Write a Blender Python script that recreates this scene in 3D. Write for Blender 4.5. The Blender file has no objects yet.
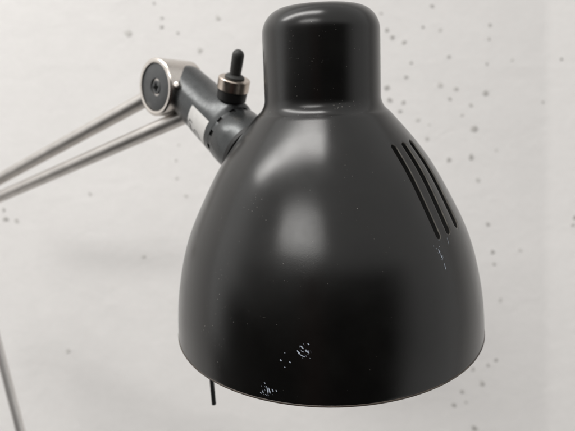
import bpy, bmesh, math, random
from mathutils import Vector, Matrix
random.seed(7)
C = bpy.context.scene.collection
SC = bpy.context.scene
R = math.radians

# ------------------------------------------------------------------ camera
FPX = 500.0                                  # focal length in photo pixels (photo is 575 px wide)
CAM = Vector((0.0, 0.0, 1.30))
cd = bpy.data.cameras.new('camera')
cam = bpy.data.objects.new('camera', cd); C.objects.link(cam)
cam.location = CAM; cam.rotation_euler = (R(90), 0, 0)
cd.sensor_width = 36.0; cd.lens = FPX / 575.0 * 36.0
cd.clip_start = 0.01; cd.clip_end = 50
cd.dof.use_dof = True; cd.dof.focus_distance = 0.197; cd.dof.aperture_fstop = 12.5
SC.camera = cam

# ------------------------------------------------------------------ room light
W = bpy.data.worlds.new('World'); SC.world = W; W.use_nodes = True
nt = W.node_tree; nt.nodes.clear()
def wn(t, **k):
    n = nt.nodes.new(t)
    for a, b in k.items(): setattr(n, a, b)
    return n
def wm(op, a, b=None, c=None):
    n = wn('ShaderNodeMath', operation=op)
    for i, s in enumerate((a, b, c)):
        if s is None: continue
        if isinstance(s, (int, float)): n.inputs[i].default_value = s
        else: nt.links.new(s, n.inputs[i])
    return n.outputs[0]
def wss(x, lo, hi):                          # smoothstep lo..hi -> 0..1
    n = wn('ShaderNodeMapRange', interpolation_type='SMOOTHSTEP')
    nt.links.new(x, n.inputs['Value'])
    n.inputs['From Min'].default_value = lo; n.inputs['From Max'].default_value = hi
    return n.outputs['Result']
tc = wn('ShaderNodeTexCoord'); sp = wn('ShaderNodeSeparateXYZ')
nt.links.new(tc.outputs['Generated'], sp.inputs[0])
az = wm('ARCTAN2', sp.outputs[0], wm('MULTIPLY', sp.outputs[1], -1.0))     # 0 = the side of the room facing the lamp
el = wm('ARCSINE', sp.outputs[2])
def band(x, a, b, s): return wm('MULTIPLY', wss(x, R(a - s), R(a + s)), wm('SUBTRACT', 1.0, wss(x, R(b - s), R(b + s))))
ROOM_HI, ROOM_LO, DARK = 0.80, 0.56, 0.006
lvl = wm('ADD', ROOM_LO, wm('MULTIPLY', wss(el, R(-40), R(45)), ROOM_HI - ROOM_LO))
lvl = wm('MULTIPLY', lvl, wm('ADD', 1.0, wm('MULTIPLY', wm('MULTIPLY', band(az, -112, -74, 10), wss(el, R(-30), R(-5))), 0.9)))   # brighter side of the room
dark1 = wm('MULTIPLY', band(az, -64, 51, 15), wm('SUBTRACT', 1.0, wss(el, R(4), R(17))))   # dark block put into the world for the person behind the camera
dark2 = wm('MULTIPLY', band(az, -106, 52, 8), wm('SUBTRACT', 1.0, wss(el, R(-32), R(-12))))
dark3 = wm('MULTIPLY', band(az, -84, 48, 9), wm('SUBTRACT', 1.0, wss(el, R(-12), R(5))))
dk = wm('MAXIMUM', wm('MAXIMUM', dark1, dark2), dark3)
lvl = wm('ADD', wm('MULTIPLY', lvl, wm('SUBTRACT', 1.0, dk)), wm('MULTIPLY', dk, wm('ADD', wm('ADD', DARK, wm('MULTIPLY', wss(el, R(-16), R(2)), .06)), wm('MULTIPLY', band(az, -60, -24, 7), wm('MULTIPLY', wss(el, R(-22), R(6)), .2)))))
mx = wn('ShaderNodeCombineColor')
brown = wm('MULTIPLY', band(az, -23, -8, 4), dk)      # brown band added to the world to tint the dark reflection
for i, (k, b_) in enumerate(((1.0, .050), (0.988, .024), (0.968, .020))): nt.links.new(wm('ADD', wm('MULTIPLY', lvl, k), wm('MULTIPLY', brown, b_)), mx.inputs[i])
bg = wn('ShaderNodeBackground'); out = wn('ShaderNodeOutputWorld')
nt.links.new(mx.outputs[0], bg.inputs[0]); bg.inputs[1].default_value = 1.0
nt.links.new(bg.outputs[0], out.inputs[0])

# two ceiling lamps, up and behind the camera: their reflections are the two soft spots on the shade
def area(name, loc, sx, sy, rz, power, shape='RECTANGLE'):
    l = bpy.data.lights.new(name, 'AREA'); l.shape = shape; l.size = sx; l.size_y = sy
    l.energy = power; l.color = (1.0, 0.982, 0.955)
    o = bpy.data.objects.new(name, l); C.objects.link(o)
    o.location = loc; o.rotation_euler = (0, 0, rz)
    return o
HC = 1.5
LAMP0 = Vector((0.03, 0.22, 1.30))
area('ceiling_lamp_long', LAMP0 + Vector((-0.74 * HC, -0.40 * HC, HC)), 1.42 * HC, 0.25 * HC, math.atan2(-0.38, 1.3), 37)
area('ceiling_lamp_square', LAMP0 + Vector((-1.05 * HC, -2.22 * HC, HC)), 1.62 * HC, 1.10 * HC, math.atan2(-0.5, 1.1), 80, 'ELLIPSE')

SC.view_settings.view_transform = 'Standard'; SC.view_settings.look = 'None'
SC.view_settings.exposure = 0.0; SC.view_settings.gamma = 1.0
SC.cycles.use_denoising = True

# ------------------------------------------------------------------ helpers
def px(x, y, d):                             # a point at depth d metres in front of the viewpoint
    return CAM + Vector(((x - 287.5) / FPX * d, d, -(y - 215.5) / FPX * d))
def link(name, me, mats=(), parent=None, label=None):
    o = bpy.data.objects.new(name, me); C.objects.link(o)
    for m in mats: me.materials.append(m)
    if parent: o.parent = parent
    if label: o['label'] = label
    return o
def obj(name, bm, mats, parent=None, smooth=True, label=None, angle=35, mw=None):
    me = bpy.data.meshes.new(name)
    bmesh.ops.recalc_face_normals(bm, faces=bm.faces)
    if smooth:
        for f in bm.faces: f.smooth = True
        for e in bm.edges:
            if len(e.link_faces) == 2 and e.calc_face_angle(0) > R(angle): e.smooth = False
    bm.to_mesh(me); bm.free()
    o = link(name, me, mats if isinstance(mats, (list, tuple)) else [mats], parent, label)
    if parent: o.matrix_parent_inverse = pinv(parent)
    return o
def pinv(p):
    m = Matrix.Identity(4); q = p
    while q is not None:                     # world matrix of an Empty chain, no depsgraph needed
        m = q.matrix_basis.copy() if q.parent is None else m
        q = q.parent
    return m.inverted() if p.parent is None else Matrix.Identity(4)
def frame(axis, hint=Vector((0, 0, 1))):
    w = axis.normalized(); u = hint - w * hint.dot(w); u.normalize()
    return u, w.cross(u), w                   # u, v, w
def lathe(bm, org, axis, prof, n=48, hint=Vector((0, 0, 1)), mat=0):
    """revolve (t, r) pairs about axis; r == 0 closes"""
    u, v, w = frame(axis, hint); rings = []
    for t, r in prof:
        c = org + w * t
        if r < 1e-7: rings.append([bm.verts.new(c)])
        else: rings.append([bm.verts.new(c + u * (r * math.cos(2 * math.pi * k / n)) + v * (r * math.sin(2 * math.pi * k / n))) for k in range(n)])
    for a, b in zip(rings, rings[1:]):
        for k in range(n):
            j = (k + 1) % n
            if len(a) == 1 and len(b) == 1: continue
            if len(a) == 1: f = bm.faces.new((a[0], b[j], b[k]))
            elif len(b) == 1: f = bm.faces.new((a[k], a[j], b[0]))
            else: f = bm.faces.new((a[k], a[j], b[j], b[k]))
            f.material_index = mat
    return rings
def rod(bm, a, b, r0, r1, n=32):
    L = (b - a).length
    lathe(bm, a, b - a, [(0, 0), (0, r0 * .9), (r0 * .1, r0), (L - r1 * .1, r1), (L, r1 * .9), (L, 0)], n)

# ------------------------------------------------------------------ materials
def mat(name, col, rough=.4, metal=0.0, spec=.5, bump=0.0, bscale=800, mott=0.0, mscale=60, rvar=0.0, coat=0.0):
    m = bpy.data.materials.new(name); m.use_nodes = True
    t = m.node_tree; b = t.nodes['Principled BSDF']
    b.inputs['Base Color'].default_value = (*col, 1); b.inputs['Roughness'].default_value = rough
    b.inputs['Metallic'].default_value = metal; b.inputs['Specular IOR Level'].default_value = spec
    b.inputs['Coat Weight'].default_value = coat
    g = t.nodes.new('ShaderNodeTexCoord')
    def noise(scale, detail=3):
        n = t.nodes.new('ShaderNodeTexNoise'); n.inputs['Scale'].default_value = scale; n.inputs['Detail'].default_value = detail
        t.links.new(g.outputs['Object'], n.inputs['Vector']); return n.outputs['Fac']
    if bump:
        bp = t.nodes.new('ShaderNodeBump'); bp.inputs['Strength'].default_value = bump; bp.inputs['Distance'].default_value = .0003
        t.links.new(noise(bscale), bp.inputs['Height']); t.links.new(bp.outputs[0], b.inputs['Normal'])
    if mott:
        mr = t.nodes.new('ShaderNodeMapRange'); t.links.new(noise(mscale, 5), mr.inputs[0])
        mr.inputs[1].default_value = .3; mr.inputs[2].default_value = .7
        mr.inputs[3].default_value = 1 - mott; mr.inputs[4].default_value = 1 + mott
        mul = t.nodes.new('ShaderNodeVectorMath'); mul.operation = 'SCALE'; mul.inputs[0].default_value = col
        t.links.new(mr.outputs[0], mul.inputs['Scale']); t.links.new(mul.outputs[0], b.inputs['Base Color'])
    if rvar:
        mr = t.nodes.new('ShaderNodeMapRange'); t.links.new(noise(mscale * 1.7, 4), mr.inputs[0])
        mr.inputs[1].default_value = .3; mr.inputs[2].default_value = .7
        mr.inputs[3].default_value = rough - rvar; mr.inputs[4].default_value = rough + rvar
        t.links.new(mr.outputs[0], b.inputs['Roughness'])
    return m
M_BLACK = mat('satin_black_paint', (.0042, .0040, .0037), .225, 0, .5, bump=.04, bscale=2400, mott=.3, mscale=70, rvar=.022)
pb_ = M_BLACK.node_tree.nodes['Principled BSDF']; pb_.inputs['Sheen Weight'].default_value = .05; pb_.inputs['Sheen Roughness'].default_value = .4   # film of dust
M_EDGE = mat('lit_edge', (.17, .16, .145), .45, mott=.5, mscale=250)  # paler colour imitates light caught on the cut edges
M_LIP = mat('rim_lip', (.060, .046, .036), .45, mott=.5, mscale=250)
M_INSIDE = mat('shade_inside', (.006, .006, .006), .6, 0, .3)
M_CHIP = mat('chipped_paint', (.42, .47, .55), .6, mott=.3, mscale=900)
M_DUST = mat('dust', (.45, .43, .40), .8)
M_GUN = mat('gunmetal_grey', (.058, .061, .062), .28, .6, .5, bump=.04, bscale=900, mott=.06, mscale=220, rvar=.04)
M_STEEL = mat('brushed_nickel', (.63, .59, .55), .25, 1.0, .5, bump=.05, bscale=500, mott=.05, mscale=120, rvar=.06)
M_BRASSY = mat('dull_nickel', (.52, .45, .39), .30, 1.0, .5, bump=.06, bscale=600, mott=.1, mscale=200, rvar=.06)
M_ROD = mat('steel_rod', (.58, .555, .53), .38, 1.0, .5, bump=.05, bscale=400, mott=.10, mscale=80, rvar=.05)
M_DISC = mat('dark_grey_plastic', (.075, .078, .08), .5, 0, .4, bump=.2, bscale=1800, mott=.1, mscale=300)
M_SATIN = mat('satin_rod', (.66, .64, .62), .34, .75, .5, mott=.06, mscale=80)
M_DARK = mat('black_plastic', (.012, .012, .012), .5, 0, .4, bump=.2, bscale=900)
M_RUBBER = mat('dark_rubber', (.03, .03, .028), .55, 0, .4, bump=.3, bscale=1200, mott=.3, mscale=500)
M_PAPER = mat('label_paper', (.66, .65, .63), .45, 0, .4, mott=.05, mscale=300)
M_INK = mat('label_ink', (.17, .17, .17), .6)
M_PIT = mat('wall_pit', (.52, .505, .485), .9, mott=.3, mscale=200)
M_PITF = mat('wall_pit_faint', (.66, .645, .62), .9, mott=.15, mscale=200)

# painted concrete wall: trowel marks, faint grime, fine grain
M_WALL = bpy.data.materials.new('painted_wall'); M_WALL.use_nodes = True
t = M_WALL.node_tree; b = t.nodes['Principled BSDF']; b.inputs['Roughness'].default_value = .55; b.inputs['Specular IOR Level'].default_value = .3
g = t.nodes.new('ShaderNodeTexCoord')
def tn(scale, detail, vec=None, dist=0):
    n = t.nodes.new('ShaderNodeTexNoise'); n.inputs['Scale'].default_value = scale; n.inputs['Detail'].default_value = detail; n.inputs['Distortion'].default_value = dist
    t.links.new(vec or g.outputs['Object'], n.inputs['Vector']); return n.outputs['Fac']
mp = t.nodes.new('ShaderNodeMapping'); mp.inputs['Scale'].default_value = (5.0, 1, 9.0); mp.inputs['Rotation'].default_value = (0, R(35), 0)
t.links.new(g.outputs['Object'], mp.inputs['Vector'])
mid = tn(38, 5, None, .8); big = tn(5, 4); streak = tn(3.2, 5, mp.outputs[0], 1.2); fine = tn(160, 4)
def madd(a, k, c):
    n = t.nodes.new('ShaderNodeMath'); n.operation = 'MULTIPLY_ADD'; t.links.new(a, n.inputs[0]); n.inputs[1].default_value = k
    if isinstance(c, (int, float)): n.inputs[2].default_value = c
    else: t.links.new(c, n.inputs[2])
    return n.outputs[0]
fac = madd(big, .10, madd(streak, .04, madd(fine, .05, madd(mid, .05, -.12))))
sc = t.nodes.new('ShaderNodeVectorMath'); sc.operation = 'SCALE'; sc.inputs[0].default_value = (.86, .843, .828)
t.links.new(madd(fac, 1.0, 1.0), sc.inputs['Scale']); t.links.new(sc.outputs[0], b.inputs['Base Color'])
bp = t.nodes.new('ShaderNodeBump'); bp.inputs['Strength'].default_value = .45; bp.inputs['Distance'].default_value = .0011
t.links.new(madd(streak, .8, madd(mid, .9, madd(fine, .25, 0.0))), bp.inputs['Height']); t.links.new(bp.outputs[0], b.inputs['Normal'])

# ------------------------------------------------------------------ wall (structure)
WY = 0.60
bm = bmesh.new()
xe = (547 - 287.5) / FPX * WY
SLOPE = .22                                   # the wall turns a little towards the room at the right
def wall_y(x):
    d = x - xe
    if d < -.006: return WY
    if d < .006: return WY - SLOPE * (d + .006) ** 2 / .024
    return WY - SLOPE * min(d, .16)
prof = [(x, wall_y(x)) for x in [-2.6, -.6, xe - .02] + [xe - .006 + .001 * k for k in range(13)] + [xe + .05, xe + .16, 2.6]]
zs = [-.2, .9, 1.3, 1.7, 2.9]
grid = [[bm.verts.new((x, y, z)) for z in zs] for x, y in prof]
for a, b_ in zip(grid, grid[1:]):
    for k in range(len(zs) - 1): bm.faces.new((a[k], b_[k], b_[k + 1], a[k + 1]))
PITS = [(423,27,5),(432,6,4),(490,25,6),(487,64,4),(411,63,4),(449,57,5),(456,89,6),(450,99,5),(486,93,8),(471,105,4),(474,128,7),(471,157,5),(449,160,5),(427,139,4),(488,224,6),(489,39,5),(543,102,3),(404,42,4),(403,103,4),
 (493,252,6),(494,264,5),(496,360,6),(488,365,5),(482,383,6),(473,369,6),(462,392,6),(454,405,6),(475,428,7),(387,88,6),(390,100,6),(406,77,5),(400,111,5),(404,102,5),(392,37,6),(387,30,4),(381,13,4),
 (4,210,6),(6,219,6),(17,221,5),(178,33,4),(162,18,4),(162,27,4),(154,3,4),(572,218,5),(570,225,4),(560,60,3)]
FAINT = [(218,18,8),(200,50,6),(128,33,7),(90,194,5),(144,257,4),(68,351,5),(177,178,5),(186,196,4),(179,145,4),(176,160,4),(466,402,5),(440,30,5),(462,115,5),(440,85,5),(418,120,5),(478,180,5),(496,150,4),(500,300,5),(512,60,4),(520,250,4)]
def pit(x, y, s, mi):
    p = px(x, y, WY); s *= random.uniform(.65, 1.15); sl = (wall_y(p.x + .003) - wall_y(p.x - .003)) / .006; yy = wall_y(p.x) - .0004
    r = s / FPX * WY * .46; e = random.uniform(.7, 1.0); ph = random.uniform(0, 6.28); n = 14
    o = [1 + random.uniform(-.42, .30) for _ in range(n)]
    c = bm.verts.new((p.x, yy - .0002, p.z)); vs = []
    for k in range(n):
        a = 2 * math.pi * k / n
        dx, dz = r * o[k] * math.cos(a), r * e * o[k] * math.sin(a)
        ox = dx * math.cos(ph) - dz * math.sin(ph)
        vs.append(bm.verts.new((p.x + ox, yy + sl * ox, p.z + dx * math.sin(ph) + dz * math.cos(ph))))
    for k in range(n): bm.faces.new((c, vs[k], vs[(k + 1) % n])).material_index = mi
for q in PITS: pit(*q, 1)
for q in FAINT: pit(*q, 2)
for _ in range(14): pit(random.choice([random.gauss(465, 30), random.uniform(-900, 1500)]), random.uniform(-400, 800), random.uniform(1.5, 3.5), random.choice([1, 2, 2, 2]))
wall = obj('wall', bm, [M_WALL, M_PIT, M_PITF], angle=60)
wall['kind'] = 'structure'; wall['label'] = 'white painted concrete wall with small dark pits'; 

# ------------------------------------------------------------------ the lamp
lamp = bpy.data.objects.new('desk_lamp', None); C.objects.link(lamp)
lamp['label'] = 'black metal desk lamp head on a twin rod arm in front of the white wall'
lamp['category'] = 'desk lamp'
ELB = px(-42, 203, .46)
lamp.location = ELB + Vector((.10, 0, -.50))

# --- shade: surface of revolution in its own axes, tipped towards the viewer
h_, yaw, pitch, roll = .1225573, -.0776578, .2567924, -.0445953
cz, sz = math.cos(pitch), math.sin(pitch)
fw = Vector((math.sin(yaw) * cz, math.cos(yaw) * cz, -sz)); rt = Vector((math.cos(yaw), -math.sin(yaw), 0)); up = rt.cross(fw)
r2 = math.cos(roll) * rt + math.sin(roll) * up; u2 = -math.sin(roll) * rt + math.cos(roll) * up
RM = Matrix((r2, fw, u2))                     # shade axes -> world axes
SO = CAM + RM @ Vector((0, .25, -h_))
def S2W(p): return SO + RM @ Vector(p)
ZC = .11116073; KZ = (0, .06, .16, .3, .46, .62, .78, .9, .975)
CR = (.0795871, .0791435, .0779474, .0749228, .0693219, .0605703, .0500689, .0395370, .0321504)
ZN0, RN0, RN1, ZT, FT, FR = ZC + .0049969, .0280722, .0276112, .1564821, .0116390, .0115922
import numpy as np
zk = np.array(KZ) * ZC; rk = np.array(CR); n_ = len(zk); hh = np.diff(zk); A = np.eye(n_); B = np.zeros(n_)
for i in range(1, n_ - 1):
    A[i, i-1] = hh[i-1]; A[i, i] = 2 * (hh[i-1] + hh[i]); A[i, i+1] = hh[i]
    B[i] = 6 * ((rk[i+1] - rk[i]) / hh[i] - (rk[i] - rk[i-1]) / hh[i-1])
mk = np.linalg.solve(A, B)
def rbody(z):
    i = int(np.clip(np.searchsorted(zk, z) - 1, 0, n_ - 2)); a = (zk[i+1] - z) / hh[i]; c = (z - zk[i]) / hh[i]
    return float(a * rk[i] + c * rk[i+1] + ((a**3 - a) * mk[i] + (c**3 - c) * mk[i+1]) * hh[i]**2 / 6)
SL = (R(-45.7), R(-36.8), R(-26.8)); SLT = (R(-1.3), R(.35), R(1.2))   # slight lean of each slot
SZ0, SZ1, SW = .0571, .0957, .0019
def lean(z, s): return 0.0 if s < 0 else SLT[s] * max(-1, min(1, (z - (SZ0 + SZ1) / 2) / ((SZ1 - SZ0) / 2)))
#   # three vent slots
SZE = [(SZ0, SZ1), (SZ0 + .0002, SZ1), (SZ0 + .0002, SZ1 - .0004)]
zrow = set(float(z) for z in np.linspace(0, zk[-1], 84))
for z0, z1 in ((SZ0, SZ1),):
    for k in (0, .06, .2, .4, .68, 1.0):
        zrow.add(z0 + k * SW * .8); zrow.add(z1 - k * SW * .8)
zrow = sorted(zrow)
zz = [zrow[0]]
for z in zrow[1:]:
    if z - zz[-1] > 5e-5: zz.append(z)
ZS = zz; PR = [(z, rbody(z)) for z in zz]
z1, r1 = PR[-1]; nb = len(PR)
for k in range(1, 15):
    q = k / 14
    PR.append(((1-q)**2 * z1 + 2*q*(1-q) * ZC + q*q * ZN0, (1-q)**2 * r1 + 2*q*(1-q) * RN0 + q*q * RN0))
for k in range(1, 16):
    q = k / 15; PR.append((ZN0 + (ZT - FT - ZN0) * q, RN0 + (RN1 - RN0) * q))
for k in range(1, 21):
    a = math.pi / 2 * k / 20; PR.append((ZT - FT + FT * math.sin(a), RN1 - FR * (1 - math.cos(a))))
PR += [(ZT + .0002, .0105), (ZT + .0003, .005)]
zA = np.array([p[0] for p in PR]); rA = np.array([p[1] for p in PR])
def rz(z): return float(np.interp(z, zA, rA))
SWS = (.0017, .0022, .0028)
def sang(s, o, z, r): return SL[s] + lean(z, s) + o / max(r, .045)
cols = []                                     # (slot, offset) | ('mix', a, b, k) | ('free', k)
NF = 176
for s in range(3):
    for k in (-1.25, -1, -.86, -.66, -.36, 0, .36, .66, .86, 1, 1.25): cols.append((s, k * SWS[s]))
    if s < 2:
        for k in (.33, .67): cols.append(('mix', s, s + 1, k))
for k in range(1, NF): cols.append(('free', k / NF))
def cang(c, z, r):
    if c[0] == 'mix': a, b_ = sang(c[1], 1.25 * SWS[c[1]], z, r), sang(c[2], -1.25 * SWS[c[2]], z, r); return a + (b_ - a) * c[3]
    if c[0] == 'free':
        a, b_ = sang(2, 1.25 * SWS[2], z, r), sang(0, -1.25 * SWS[0], z, r) + 2 * math.pi; return a + (b_ - a) * c[1]
    return sang(c[0], c[1], z, r)
bm = bmesh.new(); V = []
for z, r in PR:
    V.append([bm.verts.new((r * math.cos(a), r * math.sin(a), z)) for a in (cang(c, z, r) for c in cols)])
nc = len(cols)
for i in range(len(PR) - 1):
    zc = (PR[i][0] + PR[i+1][0]) / 2
    for k in range(nc):
        j = (k + 1) % nc; A_, B_ = cols[k], cols[j]
        if A_[0] == B_[0] and A_[0] in (0, 1, 2) and SZ0 < zc < SZ1:
            SW = SWS[A_[0]]; m = max(abs(A_[1]), abs(B_[1])); d = min(zc - SZ0, SZ1 - zc) / .8
            if m <= SW * 1.01 and (d >= SW or m * m + (SW - d) ** 2 <= SW * SW * 1.12): continue
        bm.faces.new((V[i][k], V[i][j], V[i+1][j], V[i+1][k]))
top = bm.verts.new((0, 0, ZT + .0003))
for k in range(nc): bm.faces.new((V[-1][k], V[-1][(k+1) % nc], top))
for f in bm.faces: f.smooth = True
me = bpy.data.meshes.new('shade_shell'); bm.to_mesh(me); bm.free()
tmp = bpy.data.objects.new('shade_shell', me); C.objects.link(tmp)
for m in (M_BLACK, M_INSIDE, M_CHIP, M_DUST, M_EDGE, M_LIP): me.materials.append(m)
so = tmp.modifiers.new('solid', 'SOLIDIFY'); so.thickness = .0006; so.offset = -1; so.material_offset = 1; so.material_offset_rim = 4
be = tmp.modifiers.new('bev', 'BEVEL'); be.width = .00034; be.segments = 2; be.limit_method = 'ANGLE'; be.angle_limit = R(50); be.harden_normals = False
dg = bpy.context.evaluated_depsgraph_get()
me2 = bpy.data.meshes.new_from_object(tmp.evaluated_get(dg), preserve_all_data_layers=False, depsgraph=dg)
bpy.data.objects.remove(tmp); bpy.data.meshes.remove(me)
bm = bmesh.new(); bm.from_mesh(me2); bpy.data.meshes.remove(me2)
def spt(ph, z, lift=.00006):
    r = rz(z) + lift; return Vector((r * math.cos(ph), r * math.sin(ph), z))
def fleck(ph, z, dp, dz, wid, mi, n=7):       # a small ragged patch hugging the shade, long axis (dp, dz)
    r = rz(z); sl = math.hypot(1, (rz(z + .001) - rz(z - .001)) / .002)
    ax = Vector((dp * r, dz * sl)); L = max(ax.length, wid); ax = ax.normalized() if ax.length > 1e-9 else Vector((1, 0)); pe = Vector((-ax.y, ax.x))
    vs = []
    for k in range(n * 2):
        a = math.pi * k / n; o = random.uniform(.6, 1.25)
        q = ax * (math.cos(a) * L / 2 * random.uniform(.8, 1.1)) + pe * (math.sin(a) * wid / 2 * o)
        vs.append(bm.verts.new(spt(ph + q.x / r, z + q.y / sl)))
    f = bm.faces.new(vs); f.material_index = mi; f.normal_update()
    c = f.calc_center_median()
    if f.normal.dot(Vector((c.x, c.y, 0))) < 0: f.normal_flip()
CHIPS= [(-99.02, 0.02262, -98.03, 0.02095, 0.452), (-98.01, 0.02448, -97.02, 0.02326, 0.452), (-96.9, 0.02326, -95.27, 0.0216, 0.633), (-98.36, 0.02108, -96.39, 0.02002, 0.452), (-96.03, 0.02569, -95.5, 0.02503, 0.362), (-104.08, 0.01823, -103.81, 0.01782, 0.543), (-102.86, 0.02141, -102.58, 0.02102, 0.362), (-101.43, 0.01782, -100.9, 0.01745, 0.452), (-102.87, 0.01548, -102.59, 0.01517, 0.362), (-97.55, 0.0226, -97.17, 0.0219, 0.543), (-109.91, 0.00402, -109.22, 0.00175, 0.452), (-109.25, 0.00767, -108.76, 0.00683, 0.452), (-108.41, 0.00643, -107.98, 0.0029, 0.362), (-107.84, 0.00611, -107.26, 0.00272, 0.452), (-106.78, 0.00541, -106.32, 0.00405, 0.452), (-105.6, 0.0052, -105.13, 0.00434, 0.452), (-110.66, 0.0033, -110.17, 0.00224, 0.362), (-109.07, 0.00248, -108.14, 0.00205, 0.362), (-47.27, 0.05388, -46.97, 0.0516, 0.501), (-46.97, 0.0516, -46.54, 0.04954, 0.612), (-46.36, 0.04837, -46.57, 0.04535, 0.389), (-48.31, 0.05469, -48.14, 0.05411, 0.334), (-45.32, 0.05723, -45.23, 0.05666, 0.278), (-49.05, 0.05575, -48.92, 0.05539, 0.278), (-46.41, 0.05497, -46.3, 0.0545, 0.334), (-39.73, 0.05689, -40.33, 0.05375, 0.278)]
DUST= [(-120.99, 0.07533), (-118.97, 0.07399), (-120.97, 0.07228), (-113.49, 0.06958), (-98.66, 0.05436), (-97.25, 0.05194), (-94.04, 0.05517), (-95.65, 0.0534), (-136.18, 0.06262), (-128.9, 0.04817), (-127.96, 0.04639), (-129.05, 0.04449), (-115.16, 0.14223), (-91.45, 0.14147), (-96.33, 0.13256), (-89.41, 0.13097), (-98.15, 0.13159), (-110.91, 0.1263), (-118.95, 0.13339), (-67.5, 0.153), (-110.24, 0.10937), (-133.34, 0.03192), (-127.69, 0.03873), (-128.13, 0.03653), (-129.55, 0.02479), (-120.45, 0.02944), (-115.13, 0.0301), (-131.12, 0.02129), (-141.1, 0.02001), (-105.28, 0.03185), (-126.43, 0.00996), (-77.39, 0.07372), (-69.43, 0.05716), (-72.83, 0.06253), (-133.43, 0.02295), (-133.85, 0.02097), (-128.33, 0.03017), (-117.46, 0.07713), (-120.72, 0.10823), (-143.57, 0.11055), (-93.66, 0.10916), (-85.43, 0.10311), (-79.7, 0.08975), (-77.26, 0.08558), (-96.2, 0.08112), (-79.91, 0.11295), (-76.58, 0.11204), (-72.92, 0.11237), (-68.97, 0.1131), (-65.5, 0.11217), (-60.36, 0.11245), (-54.85, 0.11272), (-74.4, 0.11366), (-79.42, 0.11128)]
for a0, z0, a1, z1, w in CHIPS:
    a0, a1 = R(a0), R(a1); w /= 1000
    for k in range(3):
        t0, t1 = sorted((random.uniform(-.05, .45), random.uniform(.5, 1.05)))
        pa, pz = a0 + (a1 - a0) * (t0 + t1) / 2, z0 + (z1 - z0) * (t0 + t1) / 2
        fleck(pa, pz, (a1 - a0) * (t1 - t0), (z1 - z0) * (t1 - t0), w * random.uniform(.6, 1.4), 2)
for ca, czz, sa, sz_, n in ((-97.2, .0222, 1.1, .0013, 14), (-108.6, .0040, 1.1, .0013, 14), (-46.6, .0520, .9, .0016, 8)):   # hairline scratches round the chips
    for k in range(n):
        fleck(R(ca + random.gauss(0, sa)), max(.0012, czz + random.gauss(0, sz_)), R(random.uniform(.1, .6)), -random.uniform(.0003, .0011), random.uniform(.00005, .00011), 2, 5)
for a0, z0 in DUST:
    fleck(R(a0), z0, random.uniform(-.002, .002), random.uniform(-.0002, .0002), random.uniform(.00012, .0003), 3, 4)
    for k in range(2):
        fleck(R(a0) + random.gauss(0, .06), max(.002, z0 + random.gauss(0, .004)), random.uniform(-.001, .001), random.uniform(-.0001, .0001), random.uniform(.00006, .00016), 3, 4)
for k in range(420):
    fleck(random.uniform(-math.pi, math.pi), random.uniform(.002, .15), random.uniform(-.001, .001), random.uniform(-.0001, .0001), random.choice([.00006, .00008, .0001, .00016]), 3, 4)
nl, rl = 128, .00055                          # lip added round the rim to catch a thin highlight
LR = [[bm.verts.new(((CR[0] - .0003 + rl * math.cos(q * math.pi / 4)) * math.cos(2 * math.pi * k / nl), (CR[0] - .0003 + rl * math.cos(q * math.pi / 4)) * math.sin(2 * math.pi * k / nl), rl * math.sin(q * math.pi / 4) - .0001)) for q in range(8)] for k in range(nl)]
for k in range(nl):
    for q in range(8):
        f = bm.faces.new((LR[k][q], LR[(k+1) % nl][q], LR[(k+1) % nl][(q+1) % 8], LR[k][(q+1) % 8])); f.smooth = True; f.material_index = 5
for v in bm.verts: v.co = S2W(v.co)
me = bpy.data.meshes.new('shade'); bm.to_mesh(me); bm.free()
shade = link('shade', me, [M_BLACK, M_INSIDE, M_CHIP, M_DUST, M_EDGE, M_LIP], lamp); shade.matrix_parent_inverse = pinv(lamp)
shade['label'] = 'satin black bell shaped shade with three vent slots, dust and chipped paint'

# small dark pin hanging behind the rim, fixed to the inside of the shade
pa = px(214, 404.5, .272); pb = px(211.5, 378, .270)
bm = bmesh.new(); rod(bm, pa + (pb - pa) * 5.2, pa, .0012, .0012, 16); obj('pin', bm, M_DARK, lamp, label='thin dark pin hanging below the rim of the shade')
# bulb holder and bulb inside the shade
bm = bmesh.new(); AX = RM @ Vector((0, 0, -1))
lathe(bm, S2W((0, 0, .1535)), AX, [(0, 0), (0, .018), (.03, .018), (.033, .0155), (.033, 0)], 32)
holder = obj('bulb_holder', bm, M_DARK, lamp)
bm = bmesh.new()
lathe(bm, S2W((0, 0, .1195)), AX, [(0, .011), (.012, .013), (.025, .019), (.04, .0235), (.05, .024), (.06, .021), (.068, .013), (.0715, 0)], 32)
obj('bulb', bm, mat('frosted_bulb', (.75, .75, .72), .35), lamp)

M_CROSS = mat('recess_shadow', (.004, .004, .004), .9, 0, .1)  # black imitates the shade in the screw's cross; the cross itself is raised
# --- pivot where the twin rods meet the lamp head
w0 = Vector(((154.5 - 287.5) / FPX, 1, -(87 - 215.5) / FPX)).normalized()
e1 = Vector((54, 0, -3.0)); e1 = (e1 - w0 * e1.dot(w0)).normalized()
pax = (e1 * .84 + w0 * .545).normalized()
PC = px(154.5, 87, .300); PR_ = 27.3 * .300 / FPX * w0.length / .96
bm = bmesh.new()
ri = PR_ * .835
lathe(bm, PC, pax, [(.0016, 0), (.0016, ri), (.0001, ri + .0001), (0, ri + .0004), (-.0002, PR_ - .0013), (.0001, PR_ - .0005), (.0007, PR_), (.0245, PR_), (.0255, PR_ - .001), (.0255, 0)], 72)
pivot = obj('pivot', bm, M_STEEL, lamp, label='round nickel pivot')
bm = bmesh.new()
rs = PR_ * .30
lathe(bm, PC, pax, [(.0015, ri - .0001), (.0009, ri - .0002), (.0007, ri - .0005), (.0007, rs + .0002), (.0010, rs), (.0021, rs - .0001), (.0021, 0)], 64)
disc = obj('end_disc', bm, M_DISC, pivot)
bm = bmesh.new(); rh = rs * .80
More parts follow.
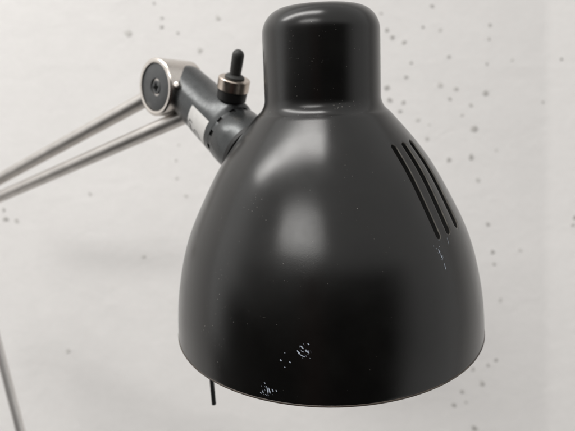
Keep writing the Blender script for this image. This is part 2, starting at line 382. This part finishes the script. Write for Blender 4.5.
lathe(bm, PC, pax, [(.00205, rh), (.0012, rh), (.0009, rh - .0004), (.0009, rh * .62), (.0010, rh * .55), (.0009, 0)], 40)
scr = obj('screw', bm, M_DISC, pivot)
u, v, w = frame(pax); u, v = u * math.cos(.1) + v * math.sin(.1), v * math.cos(.1) - u * math.sin(.1)
bm = bmesh.new(); a, c_ = rh * .62, rh * .17
for (p, q) in ((u, v), (v, u)):
    L = [(-a, -c_ * .7), (-a, c_ * .7), (-c_, c_), (c_, c_), (a, c_ * .7), (a, -c_ * .7), (c_, -c_), (-c_, -c_)]
    z0 = .00085 if p is u else .00083
    vs = [bm.verts.new(PC + pax * z0 + p * x + q * y) for x, y in L]; f = bm.faces.new(vs)
    ex = bmesh.ops.extrude_face_region(bm, geom=[f])
    for g_ in ex['geom']:
        if isinstance(g_, bmesh.types.BMVert): g_.co -= pax * .0002
obj('screw_cross', bm, M_CROSS, pivot, smooth=False)
# grub screw on the pivot's side
gp = px(176.5, 85.5, .2915); gd = (CAM - gp).normalized() * .75 + Vector((-.1, 0, .35))
bm = bmesh.new(); lathe(bm, gp - gd.normalized() * .004, gd, [(0, .0023), (.0045, .0023), (.0056, .0015), (.0058, 0)], 24); obj('grub_screw', bm, M_STEEL, pivot)

# --- twin rods, elbow, lower rod
bm = bmesh.new(); rod(bm, px(163, 89.5, .311), px(-44, 203, .468), .0048, .0046); obj('arm_rod', bm, M_ROD, lamp, label='upper of two parallel steel rods')
bm = bmesh.new(); rod(bm, px(186, 115.5, .305), px(-44, 216, .468), .0047, .0046); obj('arm_rod', bm, M_ROD, lamp, label='lower of two parallel steel rods')
bm = bmesh.new(); rod(bm, px(-41, 196, .468), px(58, 575, .468), .0038, .0038); obj('lower_rod', bm, M_SATIN, lamp, label='steel rod going down from the elbow')
bm = bmesh.new(); lathe(bm, px(-46, 207, .448), Vector((.25, 1, 0)), [(0, 0), (0, .013), (.001, .014), (.034, .014), (.035, .013), (.035, 0)], 48); obj('elbow', bm, M_STEEL, lamp)

# --- grey socket tube from the pivot to the shade
TA = px(186, 89, .309); TS = px(232, 133, .2858); TE = px(266, 164, .2695)
tx = (TS - TA).normalized(); LT = (TS - TA).length
r0, rS = .0146, .0166
bm = bmesh.new()
pr = [(-.0128, 0)]
for k in range(1, 9):
    a = math.pi / 2 * k / 8; pr.append((-.0128 * math.cos(a), r0 * math.sin(a)))
for k in range(1, 41):
    q = k / 40; pr.append((LT * q, r0 + (rS - r0) * (q ** 1.3)))
pr += [(LT, rS - .0016), (LT + .006, rS - .0018), (LT + .006, 0)]
lathe(bm, TA, tx, pr, 72)
# smooth swelling that carries the switch
SX0 = px(232.6, 86, .2690); ST = px(237.6, 49.5, .2600); sx = (ST - SX0).normalized()
uS = (sx - tx * sx.dot(tx)).normalized(); HB = .0030
def prj(p):
    d = p - CAM; return Vector((287.5 + d.x / d.y * FPX, 215.5 - d.z / d.y * FPX))
tS = min((k * .0002 for k in range(100, 240)), key=lambda q: (prj(TA + tx * q + uS * (rS + HB - .0012)) - Vector((229, 101))).length)
tS = min(tS, LT - .0085)
for v_ in bm.verts:
    d = v_.co - TA; t_ = d.dot(tx); rad = d - tx * t_; r_ = rad.length
    if t_ > LT - .0002 or r_ < .004: continue
    ang = rad.angle(uS); k = HB * math.exp(-((t_ - tS) / .0105) ** 2 - (ang / .62) ** 2) * min(1, max(0, (LT - t_) / .002))
    v_.co += rad.normalized() * k
SB = TA + tx * tS + uS * (rS + HB - .0015)
sx = (sx + uS * .15).normalized()
ST = SB + sx * .0265
tube = obj('arm_socket', bm, M_GUN, lamp, label='grey metal socket between the pivot and the shade', angle=50)
# collar with a ring of small notches
bm = bmesh.new(); u, v, w = frame(tx); n = 96; LC = (TE - TS).length
pr = [(.0003, rS + .0001), (.0026, rS + .00015), (.0030, rS + .0003), (.0036, rS + .0006), (.012, rS + .0007), (LC, rS + .0006)]
NOT0 = 0
rings = [[bm.verts.new(TS + tx * t_ + (u * math.cos(2*math.pi*k/n) + v * math.sin(2*math.pi*k/n)) * r) for k in range(n)] for t_, r in pr]
for i in range(len(pr) - 1):
    for k in range(n):
        if i == 0 and (k + NOT0) % 8 in (0, 1, 2): continue
        bm.faces.new((rings[i][k], rings[i][(k+1) % n], rings[i+1][(k+1) % n], rings[i+1][k]))
obj('collar', bm, M_GUN, tube, angle=50)
bm = bmesh.new(); lathe(bm, TS - tx * .0001, tx, [(0, rS - .0015), (.0002, rS - .0010), (.0058, rS - .0009), (.0058, 0)], 64); lathe(bm, TS + tx * .0170, tx, [(0, rS), (0, rS + .0012), (.0004, rS + .0016), (.0026, rS + .0016), (.0030, rS + .0012), (.0030, rS)], 64); obj('seal_ring', bm, M_DARK, tube)

# white sticker with worn print on the socket
def tube_pt(t_, a, lift):
    q = max(0, min(1, t_ / LT)); r = r0 + (rS - r0) * (q ** 1.3) + lift
    return TA + tx * t_ + (UL * math.cos(a) + VL * math.sin(a)) * r
vd = (CAM - px(205, 120, .28)).normalized(); UL = (vd - tx * vd.dot(tx)).normalized(); VL = tx.cross(UL)
sgn = 1 if VL.dot(Vector((-.65, 0, -.76))) > 0 else -1; VL = VL * sgn       # VL points down-left
bm = bmesh.new(); t0, t1, A0, A1 = .0275, .0455, R(16), R(108)
G = [[bm.verts.new(tube_pt(t0 + (t1 - t0) * i / 6, A0 + (A1 - A0) * k / 24, .00012)) for k in range(25)] for i in range(7)]
for i in range(6):
    for k in range(24): bm.faces.new((G[i][k], G[i][k+1], G[i+1][k+1], G[i+1][k]))
def stroke(pts, wd):                          # ink line in (t, angle-arc) metres on the sticker
    for (x0, y0), (x1, y1) in zip(pts, pts[1:]):
        d = Vector((x1 - x0, y1 - y0)); 
        if d.length < 1e-9: continue
        nrm = Vector((-d.y, d.x)).normalized() * wd / 2
        q = [(x0 + nrm.x, y0 + nrm.y), (x1 + nrm.x, y1 + nrm.y), (x1 - nrm.x, y1 - nrm.y), (x0 - nrm.x, y0 - nrm.y)]
        f = bm.faces.new([bm.verts.new(tube_pt(a, A0 + b_ / rS, .00022)) for a, b_ in q]); f.material_index = 1
def arc(cx, cy, rx, ry, a0, a1, n=18): return [(cx + rx * math.cos(R(a0 + (a1 - a0) * k / n)), cy + ry * math.sin(R(a0 + (a1 - a0) * k / n))) for k in range(n + 1)]
tb = t0 + .0017                                    # baseline-side t of the lettering
stroke(arc(tb + .0016, .0105, .0019, .0021, 60, 330), .0008); stroke([(tb + .0017, .0125), (tb + .0017, .0108)], .0008)   # G
stroke([(tb + .0011, .0138), (tb + .0011, .0160)], .0006); stroke(arc(tb + .0011, .0150, .0013, .0014, 90, 400), .0006)     # e
for k in range(3): stroke([(tb + .0003, .0172 + .0016 * k), (tb + .0020, .0172 + .0016 * k)], .0006)
stroke(arc(tb + .0078, .0150, .0030, .0034, 0, 360, 30), .0006); stroke(arc(tb + .0078, .0150, .0017, .0020, 40, 320), .0003)
obj('label_sticker', bm, [M_PAPER, M_INK], tube, smooth=True, label='worn white sticker with grey print')

# toggle switch
bm = bmesh.new()
lathe(bm, SB - sx * .001, sx, [(0, 0), (0, .0077), (.0003, .0081), (.0052, .0083), (.0055, .0080), (.0055, 0)], 48)
sw = obj('switch', bm, M_DARK, lamp, label='toggle switch standing on the socket')
bm = bmesh.new(); lathe(bm, SB + sx * .0044, sx, [(0, .0070), (0, .0084), (.0004, .0088), (.0060, .0088), (.0065, .0084), (.0065, .0052), (.0058, .0050), (.0058, 0)], 64)
obj('nut', bm, M_BRASSY, sw, label='nickel ring nut')
bm = bmesh.new(); b0 = SB + sx * .0100
lathe(bm, b0, sx, [(0, .0056), (.0018, .0054), (.0026, .0046), (.0030, .0032), (.0030, 0)], 40)
Lv = (ST - b0).length; lx = ST - b0
pr = [(.001, .0030), (.006, .0032), (Lv - .004, .0033)]
for k in range(1, 9):
    a = math.pi / 2 * k / 8; pr.append((Lv - .0034 + .0034 * math.sin(a), .0033 * math.cos(a)))
lathe(bm, b0, lx, pr[:-1] + [(Lv, 0)], 32)
obj('lever', bm, M_RUBBER, sw)
